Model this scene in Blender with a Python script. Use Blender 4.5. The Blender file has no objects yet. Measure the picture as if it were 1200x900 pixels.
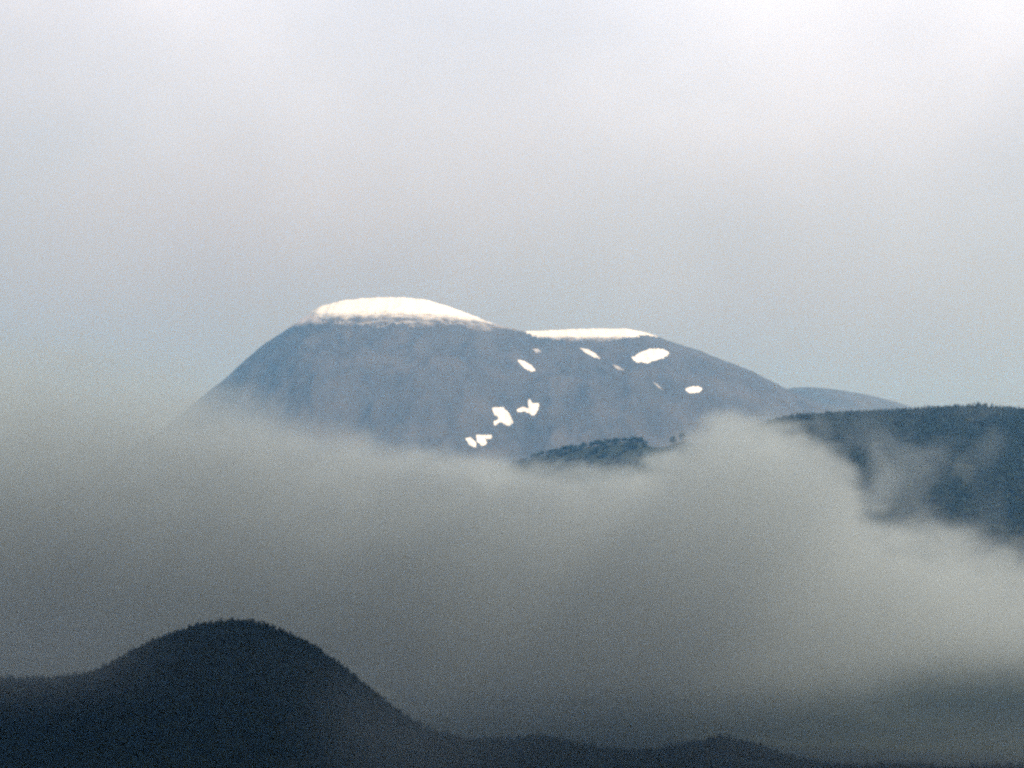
import bpy, math, random
import numpy as np
from mathutils import Vector, Matrix

random.seed(4)
rng = np.random.default_rng(11)
scn = bpy.context.scene
COL = scn.collection

# ------------------------------------------------------------------ camera
FOV = math.radians(24.0)
K = 2 * math.tan(FOV / 2) / 1200.0          # tangent per pixel of the 1200 px wide photograph
PITCH = math.atan(150 * K)                  # true horizon lies at photo row 600
CAM = np.array([0.0, 0.0, 400.0])
cp, sp = math.cos(PITCH), math.sin(PITCH)

def at(px, py, Y):
    """The point at depth Y (metres north of the camera) seen at photo pixel (px, py)."""
    a, b = (px - 600) * K, (450 - py) * K
    d = np.array([a, cp - b * sp, sp + b * cp])
    return CAM + d * (Y / d[1])

def project(x, y, z):
    dx, dy, dz = x - CAM[0], y - CAM[1], z - CAM[2]
    f = dy * cp + dz * sp
    v = -dy * sp + dz * cp
    return 600 + dx / f / K, 450 - v / f / K

cam = bpy.data.objects.new('camera', bpy.data.cameras.new('camera'))
COL.objects.link(cam)
cam.data.sensor_fit = 'HORIZONTAL'
cam.data.angle = FOV
cam.data.clip_start = 1.0
cam.data.clip_end = 200000.0
cam.location = CAM.tolist()
cam.rotation_euler = (math.radians(90) + PITCH, 0, 0)
scn.camera = cam

# ------------------------------------------------------------------ helpers
def tag(o, label=None, cat=None, group=None, kind=None):
    if label: o['label'] = label
    if cat: o['category'] = cat
    if group: o['group'] = group
    if kind: o['kind'] = kind
    return o

def mesh_from(name, V, F, mat, smooth=True):
    me = bpy.data.meshes.new(name)
    V = np.asarray(V, np.float32); F = np.asarray(F, np.int32)
    n = F.shape[1]
    me.vertices.add(len(V)); me.vertices.foreach_set('co', V.ravel())
    me.loops.add(F.size); me.loops.foreach_set('vertex_index', F.ravel())
    me.polygons.add(len(F))
    me.polygons.foreach_set('loop_start', np.arange(0, F.size, n, dtype=np.int32))
    me.update(calc_edges=True)
    me.validate()
    me.polygons.foreach_set('use_smooth', np.full(len(me.polygons), smooth))
    if mat: me.materials.append(mat)
    return me

def link(name, me, parent=None):
    o = bpy.data.objects.new(name, me)
    COL.objects.link(o)
    if parent: o.parent = parent
    return o

def perm(seed):
    r = np.random.default_rng(seed); p = r.permutation(256); return np.concatenate([p, p, p])

def noise2(x, y, seed=0):
    P = perm(seed)
    ang = np.random.default_rng(seed + 99).uniform(0, 2 * np.pi, 256)
    gx, gy = np.cos(ang), np.sin(ang)
    xi = np.floor(x).astype(int); yi = np.floor(y).astype(int)
    xf, yf = x - xi, y - yi
    xi &= 255; yi &= 255
    u = xf**3 * (xf * (xf * 6 - 15) + 10); v = yf**3 * (yf * (yf * 6 - 15) + 10)
    def g(ix, iy, fx, fy):
        h = P[P[ix & 255] + (iy & 255)]
        return gx[h] * fx + gy[h] * fy
    a = g(xi, yi, xf, yf); b = g(xi + 1, yi, xf - 1, yf)
    c = g(xi, yi + 1, xf, yf - 1); d = g(xi + 1, yi + 1, xf - 1, yf - 1)
    return (a * (1 - u) + b * u) * (1 - v) + (c * (1 - u) + d * u) * v * 1.0

def fbm(x, y, octv=5, seed=0, ridged=False):
    s, a, f = 0, 1.0, 1.0
    for i in range(octv):
        n = noise2(x * f, y * f, seed + i * 7)
        if ridged: n = 0.35 - np.abs(n)
        s = s + n * a; a *= 0.5; f *= 2.03
    return s

def smooth_profile(pts, Y):
    """World (X, Z) curve of a skyline traced at depth Y, as a function of X."""
    W = np.array([at(px, py, Y) for px, py in pts])
    return lambda X: np.interp(X, W[:, 0], W[:, 2])

def grid_mesh(name, xs, ys, zfun, mat):
    X, Y = np.meshgrid(xs, ys)
    Z = zfun(X, Y)
    V = np.stack([X, Y, Z], -1).reshape(-1, 3)
    nx, ny = len(xs), len(ys)
    i = np.arange(nx * ny).reshape(ny, nx)
    F = np.stack([i[:-1, :-1], i[:-1, 1:], i[1:, 1:], i[1:, :-1]], -1).reshape(-1, 4)
    return mesh_from(name, V, F, mat)

# ------------------------------------------------------------------ materials
def new_mat(name):
    m = bpy.data.materials.new(name); m.use_nodes = True
    nt = m.node_tree; nt.nodes.clear()
    return m, nt, nt.nodes.new('ShaderNodeOutputMaterial')

def surf_mat(name, stops, scale, rough=0.9, detail=6, coord='Object', extra=None, bump=0.0):
    m, nt, out = new_mat(name)
    N, L = nt.nodes, nt.links
    b = N.new('ShaderNodeBsdfPrincipled'); b.inputs['Roughness'].default_value = rough
    b.inputs['Specular IOR Level'].default_value = 0.2
    tc = N.new('ShaderNodeTexCoord')
    nz = N.new('ShaderNodeTexNoise'); nz.inputs['Scale'].default_value = scale
    nz.inputs['Detail'].default_value = detail; nz.inputs['Roughness'].default_value = 0.62
    L.new(tc.outputs[coord], nz.inputs['Vector'])
    r = N.new('ShaderNodeValToRGB')
    el = r.color_ramp.elements
    while len(el) < len(stops): el.new(0.5)
    for e, (p, c) in zip(el, stops): e.position = p; e.color = (*c, 1)
    L.new(nz.outputs['Fac'], r.inputs['Fac'])
    colour = r.outputs['Color']
    if extra: colour = extra(nt, tc, colour)
    L.new(colour, b.inputs['Base Color'])
    if bump:
        bp = N.new('ShaderNodeBump'); bp.inputs['Distance'].default_value = bump
        L.new(nz.outputs['Fac'], bp.inputs['Height']); L.new(bp.outputs['Normal'], b.inputs['Normal'])
    L.new(b.outputs['BSDF'], out.inputs['Surface'])
    return m

def dusting(nt, tc, colour):
    """Old snow left in hollows and pale frost-shattered stone: more of it the higher the ground."""
    N, L = nt.nodes, nt.links
    sx = N.new('ShaderNodeSeparateXYZ'); L.new(tc.outputs['Object'], sx.inputs[0])
    mr = N.new('ShaderNodeMapRange'); L.new(sx.outputs['Z'], mr.inputs['Value'])
    mr.inputs['From Min'].default_value = 1400; mr.inputs['From Max'].default_value = 1520
    mr.inputs['To Min'].default_value = 0.0; mr.inputs['To Max'].default_value = 0.56
    mp = N.new('ShaderNodeMapping'); mp.inputs['Scale'].default_value = (0.006, 0.003, 0.02)
    L.new(tc.outputs['Object'], mp.inputs['Vector'])
    nz = N.new('ShaderNodeTexNoise'); nz.inputs['Scale'].default_value = 1.0; nz.inputs['Detail'].default_value = 9
    nz.inputs['Roughness'].default_value = 0.72
    L.new(mp.outputs[0], nz.inputs['Vector'])
    ad = N.new('ShaderNodeMath'); ad.operation = 'ADD'
    L.new(nz.outputs['Fac'], ad.inputs[0]); L.new(mr.outputs[0], ad.inputs[1])
    th = N.new('ShaderNodeMapRange'); L.new(ad.outputs[0], th.inputs['Value'])
    th.inputs['From Min'].default_value = 0.70; th.inputs['From Max'].default_value = 1.0
    mx = N.new('ShaderNodeMix'); mx.data_type = 'RGBA'
    L.new(th.outputs[0], mx.inputs['Factor'])
    L.new(colour, mx.inputs[6]); mx.inputs[7].default_value = (0.55, 0.52, 0.53, 1)
    return mx.outputs[2]

MAT_MOUNT = surf_mat('heath_and_rock', [(0.3, (.052, .048, .043)), (0.5, (.066, .060, .053)), (0.72, (.092, .082, .074))], 0.0035, detail=9, extra=dusting, bump=6.0)
MAT_HILL = surf_mat('far_hillside', [(0.35, (.06, .06, .06)), (0.65, (.10, .095, .09))], 0.004, detail=8)
MAT_SNOW = surf_mat('old_snow', [(0.3, (.86, .86, .87)), (0.7, (.93, .93, .92))], 0.02, rough=0.6)
def melting_edge(z0, z1):
    """Snow whose lower margin is broken by stones and heath showing through."""
    def f(nt, tc, colour):
        N, L = nt.nodes, nt.links
        g = N.new('ShaderNodeNewGeometry'); sx = N.new('ShaderNodeSeparateXYZ'); L.new(g.outputs['Position'], sx.inputs[0])
        mr = N.new('ShaderNodeMapRange'); L.new(sx.outputs['Z'], mr.inputs['Value'])
        mr.inputs['From Min'].default_value = z0; mr.inputs['From Max'].default_value = z1
        mr.inputs['To Min'].default_value = -.12; mr.inputs['To Max'].default_value = .45
        mp = N.new('ShaderNodeMapping'); mp.inputs['Scale'].default_value = (.018, .005, .05); L.new(g.outputs['Position'], mp.inputs['Vector'])
        nz = N.new('ShaderNodeTexNoise'); nz.inputs['Scale'].default_value = 1; nz.inputs['Detail'].default_value = 8; nz.inputs['Roughness'].default_value = .7
        L.new(mp.outputs[0], nz.inputs['Vector'])
        ad = N.new('ShaderNodeMath'); ad.operation = 'ADD'; L.new(nz.outputs['Fac'], ad.inputs[0]); L.new(mr.outputs[0], ad.inputs[1])
        th = N.new('ShaderNodeMapRange'); L.new(ad.outputs[0], th.inputs['Value']); th.inputs['From Min'].default_value = .36; th.inputs['From Max'].default_value = .78
        mx = N.new('ShaderNodeMix'); mx.data_type = 'RGBA'; L.new(th.outputs[0], mx.inputs['Factor'])
        mx.inputs[6].default_value = (.12, .11, .105, 1); L.new(colour, mx.inputs[7])
        return mx.outputs[2]
    return f
_S = [(0.3, (.86, .86, .87)), (0.7, (.93, .93, .92))]
MAT_CAP = surf_mat('summit_snow', _S, 0.02, rough=0.6, extra=melting_edge(1476, 1556))
MAT_SHOULDER = surf_mat('shoulder_snow', _S, 0.02, rough=0.6, extra=melting_edge(1378, 1418))
MAT_THIN_SNOW = surf_mat('thin_snow', [(0.35, (.25, .24, .24)), (0.65, (.55, .55, .56))], 0.05, rough=0.7)
MAT_FLOOR = surf_mat('forest_floor', [(0.35, (.014, .020, .014)), (0.65, (.026, .034, .022))], 0.03, detail=7)
MAT_LEAF_A = surf_mat('dark_needles', [(0.35, (.012, .025, .018)), (0.65, (.026, .042, .028))], 0.06, detail=5)
MAT_LEAF_B = surf_mat('birch_leaves', [(0.35, (.018, .034, .022)), (0.65, (.036, .054, .032))], 0.06, detail=5)
MAT_BARK = surf_mat('bark', [(0.35, (.06, .05, .04)), (0.65, (.12, .10, .085))], 2.0, detail=5)

# ------------------------------------------------------------------ ground sheet
def bowl(X, Y):
    # a broad valley: hillside falling away from the viewpoint, floor, gentle roll everywhere
    s = np.clip((Y + 200) / 2200, 0, 1)
    z = 395 * (1 - s) ** 1.6 * np.exp(-(X / 4000) ** 2)
    near = np.exp(-((X / 60) ** 2 + (Y / 60) ** 2))
    return z + 18 * fbm(X / 1400, Y / 1400, 4, 3) * (1 - near) - 3.0 * near
xs = np.concatenate([np.linspace(-18000, -3000, 60, endpoint=False), np.linspace(-3000, 3000, 200, endpoint=False), np.linspace(3000, 18000, 60)])
ys = np.concatenate([np.linspace(-2500, 6000, 240, endpoint=False), np.linspace(6000, 26000, 80)])
tag(link('ground', grid_mesh('ground', xs, ys, bowl, MAT_FLOOR)), kind='structure')

# ------------------------------------------------------------------ mountain
YM = 14000.0
SKYLINE = [(-900, 720), (-300, 640), (0, 600), (120, 552), (200, 498), (235, 468), (250, 455), (270, 440), (290, 420), (310, 403), (330, 390), (350, 376), (362, 368),
           (375, 360), (400, 353), (430, 350), (470, 349), (500, 352), (530, 361), (555, 371), (580, 380), (600, 385), (620, 389), (650, 387.5),
           (692, 386), (732, 386), (752, 389), (772, 395), (790, 402), (820, 411), (850, 423), (880, 434), (900, 445), (920, 455), (960, 472),
           (1050, 520), (1200, 580), (1500, 660), (1900, 720)]
prof_m = smooth_profile(SKYLINE, YM)
DF, DB = 3300.0, 2600.0
def mountain_z(X, Y):
    # rounded rather than cornered skyline
    s = sum(prof_m(X + o) for o in (-14, 0, 14)) / 3
    front = np.clip((YM - Y) / DF, 0, 1.2); back = np.clip((Y - YM) / DB, 0, 1.2)
    wob = 0.10 * fbm(X / 900, Y / 1500, 3, 21)
    t = np.clip(front + np.where(front > 0, wob * front * 1.6, 0), 0, 1.3)
    f = np.where(Y <= YM, 1 - 0.92 * t ** 1.22, 1 - 0.9 * back ** 1.4)
    rough = np.clip(front * 6, 0, 1)
    gully = fbm(X / 420, Y / 900, 5, 5, ridged=True) * 55 * rough
    fine = fbm(X / 70, Y / 90, 3, 40) * 5.0
    small = fbm(X / 45, Y * 0 + 3.3, 3, 61) * 4.0
    return np.maximum(s, 60) * f + gully + fine * rough + small * (1 - rough) - 40 * (f < 0)
xs = np.arange(-4400, 4400, 9.0); ys = np.concatenate([np.arange(YM - 3500, YM - 10, 13.0), np.arange(YM, YM + 2700, 30.0)])
tag(link('mountain', grid_mesh('mountain', xs, ys, mountain_z, MAT_MOUNT)), kind='structure')

# far hill whose tail shows to the right of the mountain
YH = 15600.0
prof_h = smooth_profile([(600, 620), (760, 520), (860, 474), (900, 460), (930, 454), (950, 453), (985, 457), (1020, 463), (1050, 471), (1075, 479), (1120, 490), (1200, 506), (1350, 540), (1700, 600)], YH)
def hill_z(X, Y):
    s = sum(prof_h(X + o) for o in (-60, -20, 20, 60)) / 4
    t = np.abs(Y - YH) / 3000
    return s * (1 - 0.9 * t ** 1.3) + fbm(X / 600, Y / 900, 5, 77) * 60 * np.clip(t * 4, 0, 1) + fbm(X / 60, Y * 0, 3, 9) * 3
tag(link('hill', grid_mesh('hill', np.arange(-500, 7500, 25.0), np.arange(YH - 3000, YH + 3000, 40.0), hill_z, MAT_HILL)), kind='structure')

# ------------------------------------------------------------------ snow
def inside(px, py, poly):
    c = np.zeros(px.shape, bool); n = len(poly)
    for i in range(n):
        x1, y1 = poly[i]; x2, y2 = poly[i - 1]
        if y1 == y2: continue
        c ^= ((y1 > py) != (y2 > py)) & (px < (x2 - x1) * (py - y1) / (y2 - y1) + x1)
    return c

def snow(name, poly, label, cat='snow patch', group='snow patches on the mountain', jag=1.0, behind=False, cell=(2.4, 5.0), mat=None):
    poly = np.array(poly, float)
    x0, x1 = poly[:, 0].min() - 6, poly[:, 0].max() + 6
    y0, y1 = poly[:, 1].min() - 6, poly[:, 1].max() + 6
    # the stretch of mountainside the patch lies on
    a0, a1 = at(x0, 450, YM)[0], at(x1, 450, YM)[0]
    X, Y = np.meshgrid(np.arange(min(a0, a0 * .74), max(a1, a1 * .74) + 1, cell[0]), np.arange(YM - 3300, YM + (260 if behind else 0), cell[1]))
    Z = mountain_z(X, Y)
    px, py = project(X, Y, Z)
    ppx = px + jag * (1.5 * fbm(X / 16, Y / 36, 4, 130)); ppy = py + jag * (1.5 * fbm(X / 18, Y / 36, 3, 131) + 1.0 * fbm(X / 7, Y / 50, 3, 133))
    M = inside(ppx, ppy, poly)
    if behind:
        top = poly[:, 0].min() + 6, poly[:, 0].max() - 6
        M |= (Y > YM) & (px > top[0]) & (px < top[1])
        M |= (np.abs(Y - YM) < 40) & (px > top[0]) & (px < top[1])
    C = M[:-1, :-1] & M[1:, 1:] & M[:-1, 1:] & M[1:, :-1]
    if not C.any(): print('EMPTY SNOW', name, label); return
    idx = np.arange(X.size).reshape(X.shape)
    F = np.stack([idx[:-1, :-1], idx[:-1, 1:], idx[1:, 1:], idx[1:, :-1]], -1)[C]
    use, inv = np.unique(F, return_inverse=True); inv = inv.reshape(F.shape)
    P = np.stack([X, Y, Z], -1).reshape(-1, 3)[use]
    n = len(P)
    V = np.concatenate([P + [0, 0, 3.2], P - [0, 0, 4.0]])
    E = {}
    for q in inv:
        for k in range(4):
            e = (q[k], q[(k + 1) % 4])
            if (e[1], e[0]) in E: del E[(e[1], e[0])]
            else: E[e] = 1
    side = np.array([(a, a + n, b + n, b) for a, b in E])
    Fa = np.concatenate([inv, inv[:, ::-1] + n, side])
    c = P.mean(0)
    o = link(name, mesh_from(name, V - c, Fa, mat or MAT_SNOW))
    o.location = c.tolist()
    tag(o, label, cat, group)

SF = 'snowfields along the mountain top'
snow('snowfield', [(367, 340), (580, 340), (581, 381), (576, 387), (562, 386), (550, 384), (538, 380), (526, 378), (513, 377), (500, 380), (488, 385), (474, 380),
                   (457, 379), (445, 384), (430, 382), (415, 380), (405, 383), (392, 376), (380, 377), (372, 371), (366, 367)],
     'white snowfield capping the rounded summit of the mountain', 'snowfield', SF, jag=2.6, behind=True, mat=MAT_CAP)
snow('snowfield', [(614, 380), (772, 380), (771, 395), (756, 392), (744, 396), (728, 397), (705, 402), (688, 400), (665, 400), (648, 398), (632, 396), (617, 391)],
     'long flat snowfield along the broad shoulder beside the summit dome', 'snowfield', SF, jag=1.8, behind=True, mat=MAT_SHOULDER)
snow('snow_patch', [(739, 420), (750, 413.5), (762, 409), (778, 409.5), (785, 414.5), (777, 420), (760, 425.5), (745, 424.5)], 'large lens-shaped snow patch just under the right end of the shoulder snowfield')
snow('snow_patch', [(575, 478), (590, 477.5), (597, 485), (602, 496), (595, 500), (586, 495), (580, 499.5), (577, 495), (584, 491), (578, 485)], 'large slanting snow patch low on the face, left of the jagged patch', jag=.7)
snow('snow_patch', [(604, 480), (614, 477), (619, 479), (618, 469), (621, 467.5), (624, 473), (632, 473), (631, 480), (626, 488), (621, 486), (615, 483), (606, 483.5)], 'jagged snow patch with pointed tips low on the mountain face', jag=.6)
snow('snow_patch', [(544, 514), (552, 513), (558, 519), (558, 525), (550, 523)], 'small snow patch just above the mist, leftmost of the low patches', jag=.6)
snow('snow_patch', [(557, 510.5), (566, 510), (577, 510), (576, 514), (569, 515), (571, 520), (565, 523), (559, 518)], 'small ragged snow patch above the mist, below the large slanting patch', jag=.6)
snow('snow_patch', [(605, 421.5), (614, 423), (623, 429), (628, 435), (621, 435.5), (612, 430)], 'short slanting snow streak under the dip between the two snowfields', jag=.4)
snow('snow_patch', [(623, 409), (630, 409), (635, 413), (628, 414)], 'tiny snow speck directly beneath the left tip of the shoulder snowfield', jag=.3, mat=MAT_THIN_SNOW)
snow('snow_patch', [(679, 408), (690, 410.5), (697, 414), (704, 421), (695, 419), (685, 413.5)], 'thin slanting snow streak below the middle of the shoulder snowfield', jag=.4)
snow('snow_patch', [(716, 427), (725, 430), (733, 435), (723, 433.5)], 'faint thin snow streak between the shoulder streak and the lens-shaped patch', jag=.3, cell=(1.6, 3.5), mat=MAT_THIN_SNOW)
snow('snow_patch', [(763, 447), (770, 450.5), (779, 459), (771, 454.5)], 'faint hairline snow streak below the lens-shaped patch', jag=.3, cell=(1.6, 3.5), mat=MAT_THIN_SNOW)
snow('snow_patch', [(802, 456.5), (808, 453.5), (818, 453), (824, 456), (818, 460.5), (807, 461)], 'small oval snow patch alone on the right slope of the mountain', jag=.5)

# ------------------------------------------------------------------ wooded ridge on the right
YR = 6500.0
prof_r = smooth_profile([(600, 640), (700, 575), (800, 535), (870, 508), (905, 496), (930, 491), (980, 488), (1040, 485), (1080, 482), (1120, 480), (1150, 479), (1200, 484), (1260, 490), (1400, 500), (1700, 560), (2200, 640)], YR)
def ridge_z(X, Y):
    s = prof_r(X)
    t = np.where(Y < YR, (YR - Y) / 1500, (Y - YR) / 1800)
    return s * (1 - t ** 1.25) - 60 * t ** 5 + fbm(X / 260, Y / 300, 4, 88) * 34 * np.clip(t * 7, 0, 1) * np.clip((1 - t) * 3, 0, 1)
tag(link('ridge', grid_mesh('ridge', np.arange(-200, 4200, 14.0), np.arange(YR - 1500, YR + 1800, 16.0), ridge_z, MAT_FLOOR)), kind='structure')

# low wooded knoll in front of the mountain's foot
YK = 7600.0
prof_k = smooth_profile([(480, 580), (560, 556), (600, 544), (625, 537), (650, 530), (690, 524), (720, 519), (748, 517), (765, 524), (780, 524), (800, 516), (830, 526), (900, 545), (1000, 590)], YK)
def knoll_z(X, Y):
    s = prof_k(X)
    t = np.abs(Y - YK) / 900
    return s * (1 - t ** 1.3) + fbm(X / 160, Y / 160, 3, 15) * 8 * np.clip(t * 6, 0, 1)
tag(link('knoll', grid_mesh('knoll', np.arange(-420, 1200, 9.0), np.arange(YK - 900, YK + 900, 12.0), knoll_z, MAT_FLOOR)), kind='structure')

# near hill, lower left, and the low dark ground it runs into
YN = 2500.0
prof_n = smooth_profile([(-900, 850), (-300, 800), (-60, 800), (0, 801), (60, 802), (110, 794), (150, 772), (190, 752), (230, 739), (268, 733), (300, 735), (335, 746), (370, 764),
                         (400, 786), (430, 811), (460, 836), (500, 861), (550, 875), (600, 873), (640, 870), (700, 883), (760, 888), (815, 876), (850, 871), (890, 880), (935, 896), (1000, 905), (1060, 903), (1120, 908), (1200, 903), (2000, 960)], YN)
def near_z(X, Y):
    s = prof_n(X)
    t = np.where(Y < YN, (YN - Y) / 900, (Y - YN) / 800)
    return s * (1 - 1.0 * t ** 1.4) + fbm(X / 130, Y / 150, 4, 51) * 14 * np.clip(t * 6, 0.1, 1)
tag(link('hillside', grid_mesh('hillside', np.arange(-1500, 1500, 7.0), np.arange(YN - 900, YN + 800, 8.0), near_z, MAT_FLOOR)), kind='structure')

# ------------------------------------------------------------------ trees
OCT = np.array([(1, 0, 0), (-1, 0, 0), (0, 1, 0), (0, -1, 0), (0, 0, 1), (0, 0, -1)], float)
OCF = np.array([(0, 2, 4), (2, 1, 4), (1, 3, 4), (3, 0, 4), (2, 0, 5), (1, 2, 5), (3, 1, 5), (0, 3, 5)])
def crown_arrays(kind, nclump, r, cs=1.0):
    """Leaf clumps spread through the crown of a tree one unit tall."""
    V, F, k = [], [], 0
    for i in range(nclump):
        if kind == 'conifer':
            h = 0.14 + 0.84 * (i + r.random()) / nclump
            rad = 0.23 * (1.02 - h) ** 0.85
            a = r.uniform(0, 2 * np.pi); q = rad * r.uniform(0.25, 1.0)
            c = np.array([math.cos(a) * q, math.sin(a) * q, h]); s = cs * np.array([.10, .10, .055]) * (1.25 - 0.75 * h)
        else:
            d = r.normal(size=3); d /= np.linalg.norm(d); d *= r.uniform(0.45, 1.0)
            c = np.array([d[0] * .35, d[1] * .35, 0.54 + d[2] * .44]); s = cs * np.array([.12, .12, .09]) * r.uniform(.6, 1.15)
        R = np.array(Matrix.Rotation(r.uniform(0, 6.28), 3, 'Z') @ Matrix.Rotation(r.uniform(-.6, .6), 3, 'X'))
        v = (OCT * s * r.uniform(.7, 1.3, (6, 1))) @ R.T + c
        V.append(v); F.append(OCF + k); k += 6
    return np.concatenate(V), np.concatenate(F)

def trunk_arrays(kind, r):
    h = 0.9 if kind == 'conifer' else 0.62
    V, F = [], []
    for j, (z, rad) in enumerate([(-.06, .030), (.25, .021), (h, .006)]):
        off = r.normal(size=2) * .008 * j
        for a in range(6): V.append((math.cos(a * 1.047) * rad + off[0], math.sin(a * 1.047) * rad + off[1], z))
    for j in range(2):
        for a in range(6): F.append((j * 6 + a, j * 6 + (a + 1) % 6, j * 6 + 6 + (a + 1) % 6, j * 6 + 6 + a))
    n = len(V)
    if kind != 'conifer':
        for b in range(4):                                   # limbs
            a = b * 1.57 + r.uniform(0, .8); z0 = r.uniform(.3, .5); e = (math.cos(a) * .22, math.sin(a) * .22, z0 + .26)
            p = [(math.cos(a + q) * .010, math.sin(a + q) * .010, z0 + d) for q, d in ((1.57, 0), (-1.57, 0), (0, .02), (3.14, -.02))]
            m = len(V); V += p + [(e[0] + dx, e[1] + dy, e[2]) for dx, dy in ((.004, 0), (-.004, 0), (0, .004), (0, -.004))]
            F += [(m, m + 2, m + 6, m + 4), (m + 2, m + 1, m + 5, m + 6), (m + 1, m + 3, m + 7, m + 5), (m + 3, m, m + 4, m + 7)]
    return np.array(V), np.array(F)

def variants(kind, n, nclump, mat, seed):
    out = []
    for i in range(n):
        r = np.random.default_rng(seed + i)
        cv, cf = crown_arrays(kind, nclump, r); tv, tf = trunk_arrays(kind, r)
        out.append((cv, cf, tv, tf, mesh_from('crown', cv, cf, mat, False), mesh_from('trunk', tv, tf, MAT_BARK)))
    return out
CON = variants('conifer', 5, 46, MAT_LEAF_A, 100)
BRO = variants('broadleaf', 5, 60, MAT_LEAF_B, 200)

def single_tree(x, y, z, h, w, vs, name, label, group, cat='tree'):
    v = vs[rng.integers(len(vs))]
    root = bpy.data.objects.new(name, None); root.empty_display_size = 2
    COL.objects.link(root)
    root.location = (x, y, z); root.scale = (h * w, h * w, h); root.rotation_euler = (0, 0, rng.uniform(0, 6.28))
    c = link('crown', v[4], root); t = link('trunk', v[5], root)
    return tag(root, label, cat, group)

def forest(name, pts, hfun, mats, nclump, seed, label, bshare=.3):
    """A wood that reads as one mass: every tree with its own clumps, all in one mesh."""
    lite = []
    for i in range(6):
        r = np.random.default_rng(seed + i)
        lite.append((*crown_arrays('conifer', nclump, r, 1.7), 0))
        lite.append((*crown_arrays('broadleaf', nclump, r, 1.7), 1))
    V, F, MI, k = [], [], [], 0
    for (x, y, z) in pts:
        b = rng.random() < bshare
        v, f, mi = lite[2 * rng.integers(6) + (1 if b else 0)]
        a = rng.uniform(0, 6.28); h = hfun(x, y) * (rng.uniform(.6, .95) if b else rng.uniform(.7, 1.25)); w = h * rng.uniform(1.0, 1.45)
        ca, sa = math.cos(a), math.sin(a)
        V.append(np.stack([(v[:, 0] * ca - v[:, 1] * sa) * w + x, (v[:, 0] * sa + v[:, 1] * ca) * w + y, v[:, 2] * h + z - .4], -1))
        F.append(f + k); k += len(v); MI.append(np.full(len(f), mi, np.int32))
    me = mesh_from(name, np.concatenate(V), np.concatenate(F), None, False)
    for m in mats: me.materials.append(m)
    me.polygons.foreach_set('material_index', np.concatenate(MI))
    return tag(link(name, me), label, 'forest', kind='stuff')

def scatter(zfun, x0, x1, y0, y1, step, keep=None):
    X, Y = np.meshgrid(np.arange(x0, x1, step), np.arange(y0, y1, step))
    X = X + rng.uniform(-.5, .5, X.shape) * step; Y = Y + rng.uniform(-.5, .5, Y.shape) * step
    Z = zfun(X, Y)
    px, py = project(X, Y, Z)
    m = np.ones(X.shape, bool) if keep is None else keep(X, Y, px, py)
    return np.stack([X[m], Y[m], Z[m]], -1)

# ridge wood
pts = scatter(ridge_z, 500, 2300, YR - 900, YR + 90, 9.0, lambda X, Y, px, py: (px > 780) & (px < 1330) & (fbm(X / 90, Y / 90, 3, 300) > -.42))
forest('ridge_forest', pts, lambda x, y: 15, (MAT_LEAF_A, MAT_LEAF_B), 9, 500, 'dark dense forest covering the ridge that rises out of the mist')
for i in range(56):                                              # skyline of the ridge
    px = 912 + i * 5.3 + rng.uniform(-2.4, 2.4)
    X = at(px, 480, YR)[0]; Y = YR + rng.uniform(-14, 10)
    br = rng.random() < .35
    tall = 1.3 if px > 1140 else 1.0
    single_tree(X, Y, ridge_z(np.array(X), np.array(Y)), rng.uniform(11, 17) * tall * (.85 if br else 1), rng.uniform(1.1, 1.6), BRO if br else CON, 'tree',
                'dark tree standing on the skyline of the forested ridge', 'trees on the ridge skyline')

# tree clump on the knoll
for i in range(130):
    px = 600 + 156 * (i + rng.uniform(-1.5, 1.5)) / 129
    Y = YK - rng.uniform(0, 190) * (i % 3 > 0)
    X = at(px, 520, YK)[0] * Y / YK
    h = rng.uniform(13, 21) * (1 - .4 * abs((px - 700) / 95) ** 2)
    single_tree(X, Y, knoll_z(np.array(X), np.array(Y)), h, rng.uniform(1.2, 1.8), BRO if rng.random() < .75 else CON, 'tree',
                'dark tree in the isolated clump between the low snow patches and the mist', 'trees of the clump above the mist')
for px, lab in ((789, 'left bush of the two small bushes standing alone beside the mist plume'), (799, 'right bush of the two small bushes standing alone beside the mist plume')):
    X = at(px, 510, YK)[0]; z = float(knoll_z(np.array(X), np.array(YK)))
    single_tree(X, YK, z, 26, 1.25, BRO, 'bush', lab, 'two lone bushes', 'bush')

# near wood
pts = scatter(near_z, -760, 760, YN - 620, YN + 40, 5.6, lambda X, Y, px, py: (px > -60) & (px < 1260) & (py < 960))
forest('near_forest', pts, lambda x, y: 8.0, (MAT_LEAF_A, MAT_LEAF_B), 9, 700, 'dark forest covering the near hill and low ground in the foreground', .45)
for i in range(90):
    px = 150 + i * 3.6 + rng.uniform(-2, 2)
    X = at(px, 740, YN)[0]; Y = YN + rng.uniform(-10, 8)
    br = rng.random() < .5
    single_tree(X, Y, near_z(np.array(X), np.array(Y)), rng.uniform(6, 9.5) * (.85 if br else 1), rng.uniform(1.1, 1.6), BRO if br else CON, 'tree',
                'dark tree on the crest of the near hill against the grey mist', 'trees on the crest of the near hill')

# ------------------------------------------------------------------ air
def vol_mat(name, density, colour, aniso=0.0, absorb=(0, 0, 0), grid=False):
    m, nt, out = new_mat(name)
    p = nt.nodes.new('ShaderNodeVolumePrincipled')
    p.inputs['Color'].default_value = (*colour, 1)
    p.inputs['Density'].default_value = density
    p.inputs['Anisotropy'].default_value = aniso
    p.inputs['Absorption Color'].default_value = (*absorb, 1)
    if not grid: p.inputs['Density Attribute'].default_value = ''
    nt.links.new(p.outputs['Volume'], out.inputs['Volume'])
    return m

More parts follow.
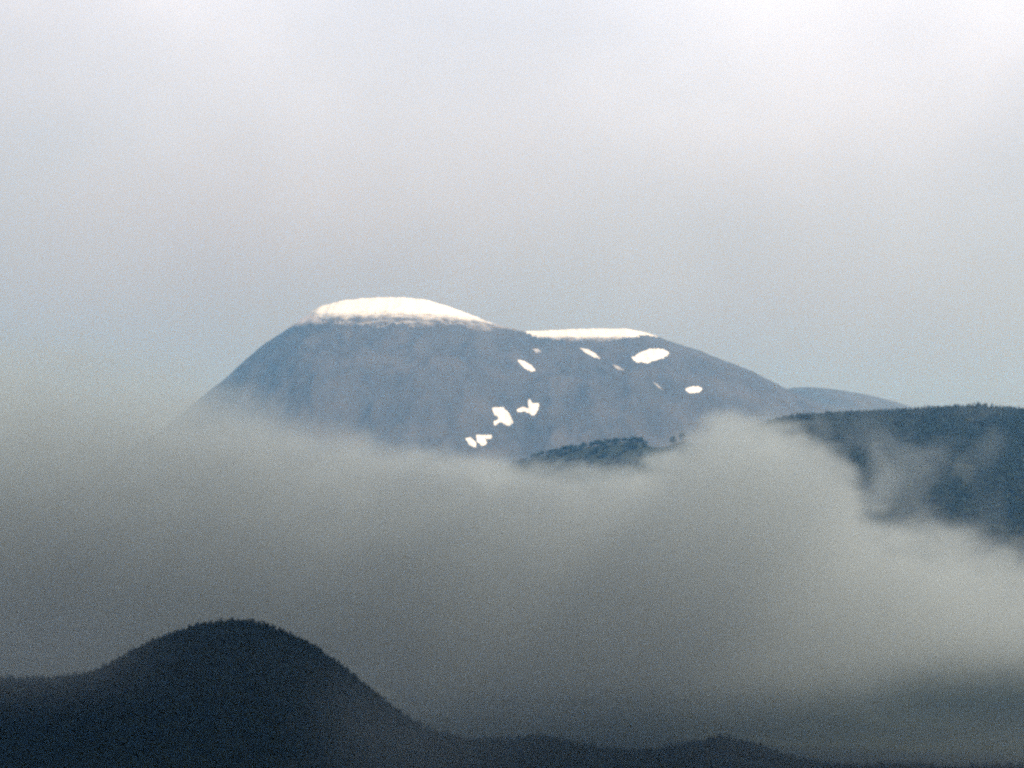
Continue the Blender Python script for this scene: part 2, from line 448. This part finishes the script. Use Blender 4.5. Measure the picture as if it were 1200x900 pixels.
HX0, HX1, HY0, HY1, HZ0, HZ1 = -18200, 18200, -2700, 26200, -60, 1760
me = mesh_from('haze', [(x, y, z) for z in (HZ0, HZ1) for x, y in ((HX0, HY0), (HX1, HY0), (HX1, HY1), (HX0, HY1))],
               [(3, 2, 1, 0), (4, 5, 6, 7), (0, 1, 5, 4), (1, 2, 6, 5), (2, 3, 7, 6), (3, 0, 4, 7)],
               vol_mat('thin_blue_haze', 6.3e-5, (.19, .51, .97), absorb=(1, 1, 1)), False)
tag(link('haze', me), kind='stuff')

class E:
    """Tiny expression builder for geometry-node fields."""
    nt = None
    def __init__(s, sock): s.s = sock
    @staticmethod
    def m(op, *a, clamp=False):
        n = E.nt.nodes.new('ShaderNodeMath'); n.operation = op; n.use_clamp = clamp
        for i, v in enumerate(a):
            if isinstance(v, E): E.nt.links.new(v.s, n.inputs[i])
            else: n.inputs[i].default_value = float(v)
        return E(n.outputs[0])
    def __add__(s, o): return E.m('ADD', s, o)
    __radd__ = __add__
    def __mul__(s, o): return E.m('MULTIPLY', s, o)
    __rmul__ = __mul__
    def __sub__(s, o): return E.m('SUBTRACT', s, o)
    def __rsub__(s, o): return E.m('SUBTRACT', o, s)
    def __truediv__(s, o): return E.m('DIVIDE', s, o)
def emin(a, b): return E.m('MINIMUM', a, b)
def emax(a, b): return E.m('MAXIMUM', a, b)
def sstep(v, a, b):
    n = E.nt.nodes.new('ShaderNodeMapRange'); n.interpolation_type = 'SMOOTHSTEP'
    E.nt.links.new(v.s, n.inputs['Value']); n.inputs['From Min'].default_value = a; n.inputs['From Max'].default_value = b
    return E(n.outputs[0])
def curve(v, pts):
    """Piecewise curve of v through pts."""
    pts = sorted(pts); x0, x1 = pts[0][0], pts[-1][0]
    y0, y1 = min(p[1] for p in pts), max(p[1] for p in pts)
    if y1 - y0 < 1e-9: y1 = y0 + 1
    n = E.nt.nodes.new('ShaderNodeFloatCurve'); c = n.mapping.curves[0]
    q = [((a - x0) / (x1 - x0), (b - y0) / (y1 - y0)) for a, b in pts]
    c.points[0].location = q[0]; c.points[1].location = q[-1]
    for a, b in q[1:-1]: c.points.new(a, b)
    for p in c.points: p.handle_type = 'AUTO_CLAMPED'
    n.mapping.update()
    u = E.m('DIVIDE', v - x0, x1 - x0, clamp=True)
    E.nt.links.new(u.s, n.inputs['Value'])
    return E(n.outputs[0]) * (y1 - y0) + y0
def nz(scale, detail=3, rough=.55, off=(0, 0, 0), dist=0.0):
    N, L = E.nt.nodes, E.nt.links
    p = N.new('GeometryNodeInputPosition')
    vm = N.new('ShaderNodeVectorMath'); vm.operation = 'MULTIPLY_ADD'
    L.new(p.outputs[0], vm.inputs[0]); vm.inputs[1].default_value = [1 / s for s in scale]; vm.inputs[2].default_value = off
    t = N.new('ShaderNodeTexNoise'); t.inputs['Scale'].default_value = 1; t.inputs['Detail'].default_value = detail; t.inputs['Roughness'].default_value = rough
    t.inputs['Distortion'].default_value = dist
    L.new(vm.outputs[0], t.inputs['Vector'])
    return E(t.outputs['Fac']) - 0.5
def fog_volume(name, lo, hi, res, field, mat, label=None):
    nt = bpy.data.node_groups.new(name, 'GeometryNodeTree'); nt.is_modifier = True
    nt.interface.new_socket('Geometry', in_out='INPUT', socket_type='NodeSocketGeometry')
    nt.interface.new_socket('Geometry', in_out='OUTPUT', socket_type='NodeSocketGeometry')
    E.nt = nt
    out = nt.nodes.new('NodeGroupOutput')
    p = nt.nodes.new('GeometryNodeInputPosition'); s = nt.nodes.new('ShaderNodeSeparateXYZ')
    nt.links.new(p.outputs[0], s.inputs[0])
    d = field(E(s.outputs[0]), E(s.outputs[1]), E(s.outputs[2]))
    vc = nt.nodes.new('GeometryNodeVolumeCube')
    nt.links.new(d.s, vc.inputs['Density'])
    vc.inputs['Min'].default_value = lo; vc.inputs['Max'].default_value = hi
    for ax, r in zip('XYZ', res): vc.inputs['Resolution ' + ax].default_value = r
    sm = nt.nodes.new('GeometryNodeSetMaterial'); sm.inputs['Material'].default_value = mat
    nt.links.new(vc.outputs[0], sm.inputs[0]); nt.links.new(sm.outputs[0], out.inputs[0])
    v = bpy.data.volumes.new(name); v.materials.append(mat)
    o = link(name, v)
    md = o.modifiers.new('field', 'NODES'); md.node_group = nt
    return tag(o, label, 'mist' if label else None, kind='stuff')

# main bank of mist filling the valley
YF = 4600.0
BANK_TOP = [(-600, 425), (-150, 430), (0, 452), (120, 462), (220, 475), (300, 498), (350, 513), (400, 527), (470, 540), (560, 552), (640, 559), (700, 561), (745, 555), (780, 551), (805, 533), (830, 513),
            (856, 503), (885, 511), (915, 517), (952, 531), (983, 554), (1001, 598), (1018, 632), (1055, 640), (1100, 645), (1150, 664), (1200, 682), (1300, 700), (1700, 730)]
def bank_field(x, y, z):
    xs = x - (y - YF) * 0.11                       # the bank's flank runs a little east of north
    top = curve(xs, [(at(a, b, YF)[0], at(a, b, YF)[2]) for a, b in BANK_TOP])
    soft = curve(xs, [(at(a, 450, YF)[0], s) for a, s in ((-600, 200), (0, 200), (220, 130), (330, 80), (420, 45), (600, 34), (760, 34), (850, 42), (960, 44), (1010, 44), (1100, 60), (1300, 70))])
    n = nz((250, 420, 170), 5, .62, (0, 0, 0), .3)
    big = nz((800, 700, 420), 2, .5, (3.1, 0, 7)) 
    fine = nz((70, 260, 42), 4, .62, (0, 5, 2), .5)
    amp = curve(xs, [(at(a, 450, YF)[0], b) for a, b in ((-600, 1), (600, 1), (800, 1.5), (1000, 1.7), (1300, 1.7))])
    d = (top - z + big * 70 + (n * 150 + fine * 125) * amp) / soft
    yy = sstep(y, 3850, 4350) * (1 - sstep(y, 4900, 5350))
    body = emax(0.0, 1 + n * 1.4 + fine * 1.2)
    lift = curve(xs, [(at(a, 450, YF)[0], b) for a, b in ((-600, 0), (500, 0), (800, 10), (1000, 35), (1200, 75), (1700, 75))])      # cloud base lifts eastwards
    return sstep(d, -1.0, 1.2) * yy * body * sstep(z - lift, -20, 190)
fog_volume('mist', (at(-500, 450, YF)[0], 3450, -20), (at(1700, 450, YF)[0], 5850, 720), (360, 100, 84), bank_field,
           vol_mat('mist_bank', .0037, (.85, .945, .975), .33, grid=True), 'grey bank of mist filling the valley below the mountain')

# torn wisps drifting across the face of the ridge
def wisp_field(x, y, z):
    n = nz((150, 260, 170), 5, .6, (4, 2, 9), .6)
    tilt = nz((300, 400, 240), 2, .5, (1, 8, 3))
    d = n * 1.45 + tilt * .7
    low = curve(z, [(200, .40), (330, .33), (420, .22), (500, .12), (570, .05), (640, .01), (720, -.08)])
    xx = sstep(x, 600, 790)
    low = low * curve(x, [(600, 1.15), (800, 1.1), (930, .85), (1060, .42), (1200, .25), (1900, .3)])
    return sstep(d + low, .09, .38) * xx * sstep(y, 5150, 5350) * (1 - sstep(y, 5650, 5850)) * (1 - sstep(z, 660, 760))
fog_volume('wisps', (700, 5100, 150), (1900, 5900, 780), (170, 60, 100), wisp_field, vol_mat('torn_mist', .0024, (.80, .90, .95), .35, grid=True),
           'torn pale wisps of mist drifting over the forested ridge')

# thin veil in front of the left flank of the near hill
def veil_field(x, y, z):
    n = nz((170, 200, 110), 4, .6, (7, 1, 4))
    top = curve(x, [(at(a, b, 2000)[0], at(a, b, 2000)[2]) for a, b in ((-400, 690), (0, 725), (120, 735), (200, 735), (300, 745), (420, 800), (600, 830), (1000, 848), (1400, 860))])
    return sstep((top - z + n * 70) / 45, -1, 1) * emax(0.0, 1 + n * 1.4) * curve(x, [(-800, .9), (-420, .8), (-330, .45), (-265, .06), (-190, .04), (-130, .14), (-60, .22), (60, .12), (240, .26), (800, .5)]) * sstep(y, 1700, 1850) * (1 - sstep(y, 2050, 2200)) * sstep(z - curve(x, [(-800, 92), (-330, 90), (-200, 85), (-110, 10), (60, 12), (800, -20)]), 140, 235)
fog_volume('veil', (-800, 1650, 100), (800, 2250, 420), (180, 50, 50), veil_field, vol_mat('thin_mist', .0030, (.80, .885, .905), .35, grid=True),
           'thin mist drifting over the flanks of the near hill and the low ground')

# ------------------------------------------------------------------ light
SUN_E, SUN_AZ = math.radians(46), math.radians(122)      # azimuth clockwise from the view direction
sd = Vector((math.sin(SUN_AZ) * math.cos(SUN_E), math.cos(SUN_AZ) * math.cos(SUN_E), math.sin(SUN_E)))
sl = bpy.data.lights.new('sun', 'SUN'); sl.energy = 3.8; sl.angle = math.radians(0.5); sl.color = (1, .965, .92)
so = bpy.data.objects.new('sun', sl); COL.objects.link(so); so.rotation_euler = sd.to_track_quat('Z', 'Y').to_euler()
so.location = (0, 0, 3000)

# unseen cloud added above the haze to keep the foreground in shade
def shade_cloud_mesh():
    n, m = 60, 30
    V, F = [], []
    for j in range(m + 1):
        th = math.pi * j / m
        for i in range(n):
            ph = 2 * math.pi * i / n
            V.append((math.sin(th) * math.cos(ph), math.sin(th) * math.sin(ph), math.cos(th)))
    for j in range(m):
        for i in range(n): F.append((j * n + i, (j + 1) * n + i, (j + 1) * n + (i + 1) % n, j * n + (i + 1) % n))
    V = np.array(V)
    k = 1 + .22 * fbm(V[:, 0] * 2.2 + 5 * V[:, 2], V[:, 1] * 2.2, 4, 900)
    V = V * k[:, None]
    V[:, 2] = np.where(V[:, 2] < 0, V[:, 2] * .55, V[:, 2])
    return V * [2700, 2600, 260], F
SHADE_CLOUD = True
if SHADE_CLOUD:
    V, F = shade_cloud_mesh()
    co = link('shade_cloud', mesh_from('shade_cloud', V, F, vol_mat('shade_cloud_droplets', .012, (.90, .92, .95), .35)))
    co.location = (1150, 700, 2200)
    tag(co, kind='stuff')

w = bpy.data.worlds.new('World'); scn.world = w; w.use_nodes = True
N, L = w.node_tree.nodes, w.node_tree.links
bg = N['Background']
sky = N.new('ShaderNodeTexSky'); sky.sky_type = 'NISHITA'; sky.sun_disc = False
sky.sun_elevation = SUN_E; sky.sun_rotation = SUN_AZ; sky.altitude = 400; sky.dust_density = 2.5; sky.air_density = 1.0
tc = N.new('ShaderNodeTexCoord')
mp = N.new('ShaderNodeMapping'); mp.inputs['Scale'].default_value = (5.0, 5.0, 9.0); mp.inputs['Location'].default_value = (1.3, 0.2, 2.4)
L.new(tc.outputs['Generated'], mp.inputs['Vector'])
cn = N.new('ShaderNodeTexNoise'); cn.inputs['Scale'].default_value = 1.0; cn.inputs['Detail'].default_value = 4; cn.inputs['Roughness'].default_value = .45
L.new(mp.outputs[0], cn.inputs['Vector'])
cr = N.new('ShaderNodeMapRange'); L.new(cn.outputs['Fac'], cr.inputs['Value'])
cr.inputs['From Min'].default_value = .3; cr.inputs['From Max'].default_value = .72; cr.inputs['To Min'].default_value = .68; cr.inputs['To Max'].default_value = 1.0
# thin overcast: brighter with height (as overcast skies are) and towards the sun's side
sx = N.new('ShaderNodeSeparateXYZ'); L.new(tc.outputs['Generated'], sx.inputs[0])
def wm(op, a, b):
    n = N.new('ShaderNodeMath'); n.operation = op
    for i, v in enumerate((a, b)):
        if isinstance(v, (int, float)): n.inputs[i].default_value = v
        else: L.new(v, n.inputs[i])
    return n.outputs[0]
el = wm('MINIMUM', wm('MAXIMUM', sx.outputs['Z'], 0.0), 0.25)
overhead_dim = wm('MINIMUM', wm('MAXIMUM', wm('SUBTRACT', sx.outputs['Z'], 0.25), 0.0), 0.26)      # sky dimmed overhead, out of view, to lower the ambient light
lum = wm('SUBTRACT', wm('ADD', wm('MULTIPLY', el, 30.5), 0.85), wm('MULTIPLY', overhead_dim, 29.0))
side = wm('ADD', 1.0, wm('MULTIPLY', wm('ADD', wm('MULTIPLY', sx.outputs['X'], 0.85), wm('MULTIPLY', sx.outputs['Y'], 0.16)), 0.75))  # also dimmed behind the viewpoint, to lessen light on the near hill
cn2 = N.new('ShaderNodeTexNoise'); cn2.inputs['Scale'].default_value = 9.0; cn2.inputs['Detail'].default_value = 5; cn2.inputs['Roughness'].default_value = .5
L.new(tc.outputs['Generated'], cn2.inputs['Vector'])
side = wm('MULTIPLY', side, wm('ADD', 0.83, wm('MULTIPLY', cn2.outputs['Fac'], 0.34)))
lum = wm('MULTIPLY', lum, side)
tint = N.new('ShaderNodeVectorMath'); tint.operation = 'SCALE'; tint.inputs[0].default_value = (0.885, 0.93, 1.085)
L.new(lum, tint.inputs['Scale'])
mx = N.new('ShaderNodeMix'); mx.data_type = 'RGBA'
L.new(cr.outputs[0], mx.inputs['Factor']); L.new(sky.outputs[0], mx.inputs[6]); L.new(tint.outputs[0], mx.inputs[7])
L.new(mx.outputs[2], bg.inputs['Color'])
bg.inputs['Strength'].default_value = 0.09

# ------------------------------------------------------------------ render settings
scn.view_settings.view_transform = 'Standard'; scn.view_settings.look = 'None'
scn.view_settings.exposure = 0.72; scn.view_settings.gamma = 1.0; scn.view_settings.use_curve_mapping = False
scn.render.engine = 'CYCLES'
scn.cycles.use_denoising = False
scn.cycles.pixel_filter_type = 'BLACKMAN_HARRIS'; scn.cycles.filter_width = 2.8
scn.cycles.use_adaptive_sampling = True; scn.cycles.adaptive_threshold = 0.025; scn.cycles.adaptive_min_samples = 48
scn.cycles.max_bounces = 6; scn.cycles.volume_bounces = 1
scn.cycles.volume_step_rate = 2.0; scn.cycles.volume_max_steps = 256
